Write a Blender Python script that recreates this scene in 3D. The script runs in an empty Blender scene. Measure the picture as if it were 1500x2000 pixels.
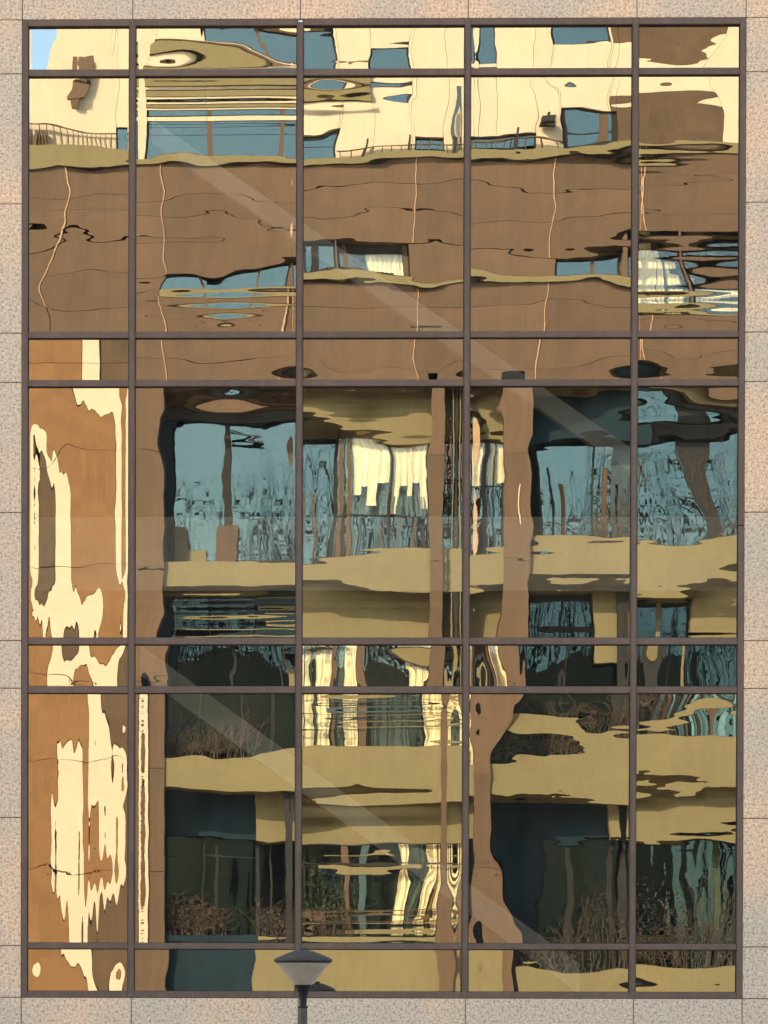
import bpy, bmesh, math, random
import numpy as np
from mathutils import Vector
sc = bpy.context.scene
COL = sc.collection
R = math.radians
D = 35.0            # camera to glass wall (m)
L = 45.0            # glass wall to the building opposite (m)
S = D / 5875.0      # metres per drafting unit on the glass wall
ZC = 2.6            # eye height
UC, VC = 677.0, 2050.0   # drafting coordinates of the point straight ahead of the eye
def wx(u): return (u - UC) * S
def wz(v): return ZC + (VC - v) * S

# ------------------------------------------------------------------ camera
cam = bpy.data.objects.new('camera', bpy.data.cameras.new('camera'))
COL.objects.link(cam); sc.camera = cam
cam.location = (0, -D, ZC)
cam.rotation_euler = (math.pi/2 - 1.186592e-2, -2.29900e-3, 1.610385e-2)
cam.data.sensor_fit = 'VERTICAL'
cam.data.sensor_height = 36; cam.data.sensor_width = 27
cam.data.lens = 105.3774
cam.data.shift_x = 0.085237; cam.data.shift_y = 0.560100
cam.data.clip_start = 0.5; cam.data.clip_end = 6000
# ------------------------------------------------------------------ light
SUN_EL, SUN_AZ = 38.0, -32.0      # azimuth from +y towards +x; the sun stands behind the glass wall
w = bpy.data.worlds.new('World'); sc.world = w; w.use_nodes = True
nt = w.node_tree
sky = nt.nodes.new('ShaderNodeTexSky'); sky.sky_type = 'NISHITA'; sky.sun_disc = False
sky.sun_elevation = R(SUN_EL); sky.sun_rotation = R(SUN_AZ)
sky.air_density = 1.0; sky.dust_density = 1.6; sky.ozone_density = 0.6
bg = nt.nodes['Background']; bg.inputs[1].default_value = 0.15
nt.links.new(sky.outputs[0], bg.inputs[0])
sd = bpy.data.lights.new('sun', 'SUN'); sd.energy = 2.6; sd.angle = R(0.5); sd.color = (1.0, 0.86, 0.66)
sun = bpy.data.objects.new('sun', sd); COL.objects.link(sun)
dirv = Vector((math.sin(R(SUN_AZ))*math.cos(R(SUN_EL)), math.cos(R(SUN_AZ))*math.cos(R(SUN_EL)), math.sin(R(SUN_EL))))
sun.rotation_euler = (-dirv).to_track_quat('-Z', 'Y').to_euler()
sc.view_settings.view_transform = 'Standard'; sc.view_settings.look = 'None'
sc.view_settings.gamma = 1.0; sc.view_settings.exposure = 2.15
sc.view_settings.use_curve_mapping = False
sc.cycles.max_bounces = 10; sc.cycles.glossy_bounces = 6; sc.cycles.transparent_max_bounces = 10
sc.cycles.caustics_reflective = False; sc.cycles.caustics_refractive = False

# ------------------------------------------------------------------ materials
MATS = {}
def newmat(name):
    m = bpy.data.materials.new(name); m.use_nodes = True
    MATS[name] = m
    return m, m.node_tree.nodes, m.node_tree.links
def ramp(n, stops):
    r = n.new('ShaderNodeValToRGB'); e = r.color_ramp.elements
    e[0].position, e[0].color = stops[0][0], (*stops[0][1], 1)
    e[1].position, e[1].color = stops[-1][0], (*stops[-1][1], 1)
    for p, c in stops[1:-1]:
        x = e.new(p); x.color = (*c, 1)
    return r
def noise(n, l, scale, detail=4, rough=.55, vec=None, stretch=None):
    tc = n.new('ShaderNodeTexCoord')
    mp = n.new('ShaderNodeMapping'); l.new(tc.outputs['Object'], mp.inputs[0])
    if stretch: mp.inputs['Scale'].default_value = stretch
    t = n.new('ShaderNodeTexNoise'); t.inputs['Scale'].default_value = scale
    t.inputs['Detail'].default_value = detail; t.inputs['Roughness'].default_value = rough
    l.new(mp.outputs[0], t.inputs['Vector'])
    return t
def matte(name, col, rough=.8, var=.12, scale=3, bump=.0, bscale=60, rnd=.06, spec=.3, metal=0, streak=0):
    """painted / stone / cladding surface: base colour with soft mottling and piece-to-piece variation"""
    m, n, l = newmat(name); b = n['Principled BSDF']
    t = noise(n, l, scale, 6, .6)
    r = ramp(n, [(.3, tuple(c*(1-var) for c in col)), (.7, tuple(min(1, c*(1+var)) for c in col))])
    l.new(t.outputs['Fac'], r.inputs[0])
    oi = n.new('ShaderNodeObjectInfo'); mr = n.new('ShaderNodeMapRange')
    mr.inputs['To Min'].default_value = 1-rnd; mr.inputs['To Max'].default_value = 1+rnd
    l.new(oi.outputs['Random'], mr.inputs['Value'])
    hs = n.new('ShaderNodeHueSaturation'); l.new(mr.outputs[0], hs.inputs['Value']); l.new(r.outputs[0], hs.inputs['Color'])
    last = hs.outputs[0]
    if streak:
        t3 = noise(n, l, 5, 5, .65, stretch=(2.5, 1, .12)); r3 = ramp(n, [(.3, (1-streak,)*3), (.7, (1+streak*.7,)*3)]); l.new(t3.outputs['Fac'], r3.inputs[0])
        t4 = noise(n, l, .5, 3, .6); r4 = ramp(n, [(.3, (1-streak*.8,)*3), (.7, (1+streak*.6, 1+streak*.5, 1+streak*.3))]); l.new(t4.outputs['Fac'], r4.inputs[0])
        for rr in (r3, r4):
            mm = n.new('ShaderNodeMix'); mm.data_type = 'RGBA'; mm.blend_type = 'MULTIPLY'; mm.inputs[0].default_value = 1
            l.new(last, mm.inputs[6]); l.new(rr.outputs[0], mm.inputs[7]); last = mm.outputs[2]
    l.new(last, b.inputs['Base Color'])
    b.inputs['Roughness'].default_value = rough; b.inputs['Metallic'].default_value = metal
    b.inputs['Specular IOR Level'].default_value = spec
    if bump:
        t2 = noise(n, l, bscale, 5, .6); bp = n.new('ShaderNodeBump'); bp.inputs['Strength'].default_value = bump
        bp.inputs['Distance'].default_value = .01
        l.new(t2.outputs['Fac'], bp.inputs['Height']); l.new(bp.outputs[0], b.inputs['Normal'])
    return m
def granite():
    m, n, l = newmat('bush_hammered_granite'); b = n['Principled BSDF']
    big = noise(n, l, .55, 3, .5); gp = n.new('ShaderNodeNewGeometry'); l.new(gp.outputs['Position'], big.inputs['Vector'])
    base = ramp(n, [(.42, (.69, .52, .34)), (.50, (.75, .53, .34)), (.60, (.88, .565, .335))])      # grey to pinkish stone drift; peach blotches painted as sunlight bounced from opposite windows
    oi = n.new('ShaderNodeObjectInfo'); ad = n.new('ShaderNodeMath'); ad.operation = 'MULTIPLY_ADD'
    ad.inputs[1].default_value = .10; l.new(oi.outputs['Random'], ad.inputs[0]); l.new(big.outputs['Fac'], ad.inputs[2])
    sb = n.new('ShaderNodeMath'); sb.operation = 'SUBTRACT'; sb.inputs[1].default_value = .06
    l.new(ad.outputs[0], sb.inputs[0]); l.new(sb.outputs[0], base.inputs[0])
    g1 = noise(n, l, 29, 3, .7)
    r1 = ramp(n, [(.36, (.58, .55, .52)), (.46, (.93, .93, .93)), (.60, (1.14, 1.12, 1.08))])
    l.new(g1.outputs['Fac'], r1.inputs[0])
    g2 = noise(n, l, 62, 2, .6)
    r2 = ramp(n, [(.35, (.72, .70, .67)), (.5, (1, 1, 1)), (.68, (1.18, 1.15, 1.08))])
    l.new(g2.outputs['Fac'], r2.inputs[0])
    m1 = n.new('ShaderNodeMix'); m1.data_type = 'RGBA'; m1.blend_type = 'MULTIPLY'; m1.inputs[0].default_value = 1
    m2 = n.new('ShaderNodeMix'); m2.data_type = 'RGBA'; m2.blend_type = 'MULTIPLY'; m2.inputs[0].default_value = 1
    l.new(base.outputs[0], m1.inputs[6]); l.new(r1.outputs[0], m1.inputs[7])
    l.new(m1.outputs[2], m2.inputs[6]); l.new(r2.outputs[0], m2.inputs[7])
    l.new(m2.outputs[2], b.inputs['Base Color']); b.inputs['Roughness'].default_value = .85
    bp = n.new('ShaderNodeBump'); bp.inputs['Strength'].default_value = .9; bp.inputs['Distance'].default_value = .012
    l.new(g1.outputs['Fac'], bp.inputs['Height']); l.new(bp.outputs[0], b.inputs['Normal'])
    return m
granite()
matte('bronze_anodised_frame', (.165, .105, .070), .6, .14, 5, .08, 90, .07, .2, streak=.12)
matte('joint_backing', (.13, .105, .085), .9)  # plain dark core seen in the slab joints
matte('black_gasket', (.02, .02, .02), .6)
matte('glint_bulb_metal', (.8, .78, .7), .4)
matte('brown_cladding', (.109, .0625, .034), .7, .06, 2.2, .0, 60, .09, streak=.13)
matte('pink_sealant', (.42, .25, .14), .6, .25, 8)
matte('warm_lit_cladding', (.20, .094, .032), .7, .10, 2.0, .0, 60, .05, streak=.16)  # brown cladding with the left wall's stronger warm light in its colour
matte('dark_brown_cladding', (.092, .052, .025), .7, .15, 2.2, streak=.2)
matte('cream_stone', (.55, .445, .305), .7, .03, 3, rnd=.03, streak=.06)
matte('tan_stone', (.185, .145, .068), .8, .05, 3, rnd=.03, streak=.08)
matte('cream_curtain_or_reflection', (.93, .84, .64), .9, .1, 5, streak=.25)
matte('teal_drape', (.16, .30, .32), .9, .2, 4, streak=.4)
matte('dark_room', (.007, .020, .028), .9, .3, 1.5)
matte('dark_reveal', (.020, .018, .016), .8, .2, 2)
matte('blue_grey_panel', (.045, .075, .085), .6, .2, 3)
matte('bark', (.11, .075, .05), .9, .3, 6)
matte('twig', (.065, .046, .030), .9, .3, 6)
matte('hedge_leaf', (.045, .06, .028), .7, .4, 6)
matte('asphalt', (.05, .05, .05), .9, .2, 4)
matte('paving_stone', (.28, .24, .19), .9, .2, 2)
matte('painted_interior', (.33, .31, .27), .8, .22, 1.6)
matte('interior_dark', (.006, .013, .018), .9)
matte('roof_gravel', (.2, .19, .17), .9, .2, 4)
matte('lamp_cap_paint', (.052, .041, .028), .7, .25, 14, .1, 60)
matte('lamp_black', (.006, .006, .007), .5, .2, 9)
matte('lamp_pole_paint', (.07, .055, .042), .6, .2, 12, .1, 80)
m, n, l = newmat('lamp_frosted_lens'); b = n['Principled BSDF']
t = noise(n, l, 7, 5, .6); r = ramp(n, [(.3, (.30, .25, .18)), (.7, (.40, .34, .25))]); l.new(t.outputs['Fac'], r.inputs[0])
l.new(r.outputs[0], b.inputs['Base Color']); b.inputs['Roughness'].default_value = .35; b.inputs['Subsurface Weight'].default_value = .2
def solar_glass():
    m, n, l = newmat('bronze_reflective_glass'); n.clear()
    out = n.new('ShaderNodeOutputMaterial'); mx = n.new('ShaderNodeMixShader')
    g = n.new('ShaderNodeBsdfGlossy'); g.inputs['Roughness'].default_value = 0; g.inputs['Color'].default_value = (.94, .94, .78, 1)
    t = n.new('ShaderNodeBsdfTransparent'); t.inputs['Color'].default_value = (.80, .76, .66, 1)
    mx.inputs[0].default_value = .55; l.new(g.outputs[0], mx.inputs[1]); l.new(t.outputs[0], mx.inputs[2])
    df = n.new('ShaderNodeBsdfDiffuse'); df.inputs['Color'].default_value = (.55, .45, .33, 1); m2 = n.new('ShaderNodeMixShader')
    dn = noise(n, l, 1.3, 8, .7, stretch=(2.2, 1, .5)); dm = n.new('ShaderNodeMapRange')
    dm.inputs['From Min'].default_value = .35; dm.inputs['From Max'].default_value = .75; dm.inputs['To Min'].default_value = .004; dm.inputs['To Max'].default_value = .035
    l.new(dn.outputs['Fac'], dm.inputs['Value']); l.new(dm.outputs[0], m2.inputs[0])
    l.new(mx.outputs[0], m2.inputs[1]); l.new(df.outputs[0], m2.inputs[2]); l.new(m2.outputs[0], out.inputs[0])
solar_glass()
def window_glass(name, col, refl, clear, bump=.6, stretch=(1.2, 1, .22), scale=1.6, tint=(.9, .95, .9)):
    """ordinary wavy window glass: mirror-like coat over a see-through body"""
    m, n, l = newmat(name); n.clear()
    out = n.new('ShaderNodeOutputMaterial'); ad = n.new('ShaderNodeAddShader')
    g = n.new('ShaderNodeBsdfGlossy'); g.inputs['Roughness'].default_value = 0.0
    g.inputs['Color'].default_value = (*[c*refl for c in col], 1)
    t = n.new('ShaderNodeBsdfTransparent'); t.inputs['Color'].default_value = (*[clear*c for c in tint], 1)
    l.new(g.outputs[0], ad.inputs[0]); l.new(t.outputs[0], ad.inputs[1]); l.new(ad.outputs[0], out.inputs[0])
    t2 = noise(n, l, scale, 1.5, .45, stretch=stretch); bp = n.new('ShaderNodeBump')
    bp.inputs['Strength'].default_value = bump; bp.inputs['Distance'].default_value = .02
    l.new(t2.outputs['Fac'], bp.inputs['Height']); l.new(bp.outputs[0], g.inputs['Normal'])
window_glass('blue_window_glass', (.55, .80, .84), .16, .30, .4, scale=1.1)
window_glass('clear_window_glass', (.7, .85, .9), .07, .93, tint=(1, .98, .92))
window_glass('navy_window_glass', (.35, .6, .68), .09, .15)
window_glass('teal_window_glass', (.5, .80, .80), .13, .2)

# ------------------------------------------------------------------ helpers
def link(name, me, mat, parent=None):
    o = bpy.data.objects.new(name, me); COL.objects.link(o)
    if mat: me.materials.append(MATS[mat]) if not me.materials else None
    if parent: o.parent = parent
    return o
def box_mesh(x0, x1, y0, y1, z0, z1, bevel=0, name='m'):
    bm = bmesh.new(); bmesh.ops.create_cube(bm, size=1)
    for v in bm.verts:
        v.co = Vector(((x0+x1)/2 + v.co.x*(x1-x0), (y0+y1)/2 + v.co.y*(y1-y0), (z0+z1)/2 + v.co.z*(z1-z0)))
    if bevel: bmesh.ops.bevel(bm, geom=bm.edges[:], offset=bevel, segments=1, affect='EDGES')
    me = bpy.data.meshes.new(name); bm.to_mesh(me); bm.free(); return me
def box(name, x0, x1, y0, y1, z0, z1, mat, parent=None, bevel=0):
    """box part whose origin sits at its own lower corner, so textures differ from piece to piece"""
    ox, oy, oz = (x0, y0, z0)
    me = box_mesh(0, x1-x0, 0, y1-y0, 0, z1-z0, bevel, name)
    o = link(name, me, mat, parent); o.location = (ox, oy, oz); return o
def thing(name, label, cat, loc=(0, 0, 0), group=None):
    o = bpy.data.objects.new(name, None); COL.objects.link(o); o.location = loc
    o['label'] = label; o['category'] = cat
    if group: o['group'] = group
    return o
def kind(o, k): o['kind'] = k; return o
def lathe(name, prof, seg, mat, parent, smooth=True, rot=0):
    bm = bmesh.new(); rings = []
    for r, z in prof:
        rings.append([bm.verts.new((r*math.cos(2*math.pi*i/seg+rot), r*math.sin(2*math.pi*i/seg+rot), z)) for i in range(seg)])
    for a, b2 in zip(rings, rings[1:]):
        for i in range(seg): bm.faces.new((a[i], a[(i+1) % seg], b2[(i+1) % seg], b2[i]))
    bm.faces.new(rings[0][::-1]); bm.faces.new(rings[-1])
    bmesh.ops.recalc_face_normals(bm, faces=bm.faces)
    me = bpy.data.meshes.new(name); bm.to_mesh(me); bm.free()
    if smooth:
        me.polygons.foreach_set('use_smooth', [len(p.vertices) == 4 for p in me.polygons])
        me.set_sharp_from_angle(angle=R(32))
    return link(name, me, mat, parent)

# ------------------------------------------------------------------ setting: ground
kind(box('pavement', -400, 400, -60, 400, -.4, 0, 'paving_stone'), 'structure')
kind(box('road', -400, 400, -700, -60, -.5, -.1, 'asphalt'), 'structure')

# ------------------------------------------------------------------ granite wall with slabs
FX0, FX1, FZ0, FZ1 = wx(42), wx(1452), wz(1948), wz(40)
wall = thing('granite_wall', 'pale bush hammered granite wall of large slabs around the big window', 'wall', (0, .06, 0))
HT = 19.0
cols = [-1590, -1264, -938, -612, -285, 42, 258, 585, 912, 1240, 1452, 1778, 2104, 2430, 2756, 3082]
rows = [40, 145, 398, 650, 746, 1000, 1250, 1343, 1596, 1847, 1948, 2200, 2452]
up = 40; pat = [252, 251, 97]; k = 0
while wz(up) < HT - .3:
    up -= pat[k % 3]; k += 1; rows.insert(0, up)
rows[0] = VC - (HT - ZC)/S
rows.append(VC + ZC/S)
J = .0045
for i in range(len(cols)-1):
    for j in range(len(rows)-1):
        if 5 <= i <= 9 and 40 <= (rows[j]+rows[j+1])/2 <= 1948: continue
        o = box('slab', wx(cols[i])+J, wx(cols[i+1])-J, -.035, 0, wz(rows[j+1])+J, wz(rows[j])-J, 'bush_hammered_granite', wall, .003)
        o.location.y -= .07 + random.Random(i*97+j).uniform(0, .003)
for a in ((wx(cols[0]), FX0, 0, HT), (FX1, wx(cols[-1]), 0, HT), (FX0+.001, FX1-.001, 0, FZ0-.001), (FX0+.001, FX1-.001, FZ1+.001, HT)):
    box('wall_core', a[0], a[1], -.066, .18, a[2], a[3], 'joint_backing', wall)
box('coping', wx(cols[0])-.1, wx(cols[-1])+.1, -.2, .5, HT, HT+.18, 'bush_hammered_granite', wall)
# room behind the glass
bt = thing('office_block', 'flat roofed building body behind the granite wall', 'building', (0, .3, 0))
box('roof', wx(cols[0]), wx(cols[-1]), 0, 14, HT-.4, HT-.05, 'roof_gravel', bt)
box('rear_wall', wx(cols[0]), wx(cols[-1]), 13.7, 14, 0, HT-.41, 'roof_gravel', bt)
box('side_wall', wx(cols[0]), wx(cols[0])+.3, .01, 13.69, 0, HT-.41, 'roof_gravel', bt)
box('side_wall', wx(cols[-1])-.3, wx(cols[-1]), .01, 13.69, 0, HT-.41, 'roof_gravel', bt)
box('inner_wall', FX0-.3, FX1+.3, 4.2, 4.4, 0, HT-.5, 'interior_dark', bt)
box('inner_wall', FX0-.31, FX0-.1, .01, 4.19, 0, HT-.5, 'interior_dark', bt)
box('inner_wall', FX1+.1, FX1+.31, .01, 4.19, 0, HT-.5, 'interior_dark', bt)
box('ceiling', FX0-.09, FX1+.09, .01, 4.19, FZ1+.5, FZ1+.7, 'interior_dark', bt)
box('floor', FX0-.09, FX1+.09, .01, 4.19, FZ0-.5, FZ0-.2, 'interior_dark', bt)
sl = box('landing_slab', FX0-.05, FX1+.05, .55, 1.9, wz(1137), wz(991), 'painted_interior')
sl['label'] = 'pale horizontal landing slab faintly showing through the middle of the window'; sl['category'] = 'landing'
def stringer(x0, z0, x1, z1, h, y0, y1, label):
    bm = bmesh.new(); vs = []
    for y in (y0, y1):
        vs.append([bm.verts.new((x, y, z)) for x, z in ((x0, z0), (x1, z1), (x1, z1-h), (x0, z0-h))])
    bm.faces.new(vs[0]); bm.faces.new(vs[1][::-1])
    for i in range(4): bm.faces.new((vs[0][i], vs[1][i], vs[1][(i+1) % 4], vs[0][(i+1) % 4]))
    bmesh.ops.recalc_face_normals(bm, faces=bm.faces)
    me = bpy.data.meshes.new('stair_stringer'); bm.to_mesh(me); bm.free()
    o = link('stair_stringer', me, 'painted_interior'); o['label'] = label; o['category'] = 'stair'
stringer(wx(290), wz(212), wx(1240), wz(863), .28, .35, .5, 'pale diagonal stair stringer seen faintly through the upper half of the glass')
stringer(wx(270), wz(1249), wx(1140), wz(1879), .35, .35, .5, 'pale diagonal stair stringer seen faintly through the lower half of the glass')

# ------------------------------------------------------------------ glass wall
gw = thing('window_wall', 'tall bronze framed grid of wavy mirror glass panes set in the granite wall', 'window', (0, 0, FZ0))
def gbox(name, u0, u1, v0, v1, y0, y1, mat='bronze_anodised_frame', bev=.004):
    o = box(name, wx(u0), wx(u1), y0, y1, wz(v1), wz(v0), mat, gw, bev); o.location.z -= FZ0; return o
CU = [(42, 53.5), (251, 263.5), (578.5, 591), (905.5, 917.5), (1232, 1244), (1441, 1452)]     # mullion spans
RV = [(40, 52), (136, 149), (647, 659), (741, 753.5), (1244, 1257), (1339, 1352), (1841, 1852.5), (1935.5, 1948)]
for i, (a, b2) in enumerate(CU):
    nm = 'frame_upright' if i in (0, 5) else 'mullion'
    f = -.052 if i in (0, 5) else -.045
    for v0, v1 in ((40, 1025.4), (1026.6, 1948)) if i > 2 else ((40, 1948),):
        gbox(nm, a, b2, v0, v1, f, .06)
    if nm == 'mullion': gbox('pressure_cap', a+1.6, b2-1.6, 54, 1934, -.0505, -.0455)
for j, (a, b2) in enumerate(RV):
    for i in range(5):
        gbox('frame_rail' if j in (0, 7) else 'transom', CU[i][1]+.05, CU[i+1][0]-.05, a, b2, -.048 if j in (0, 7) else -.036, .058)
gbox('glint_piece', 581, 589.5, 43.5, 47, -.062, -.053, 'glint_bulb_metal', .001)  # small pale piece added in place of a glint on the mullion top

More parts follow.
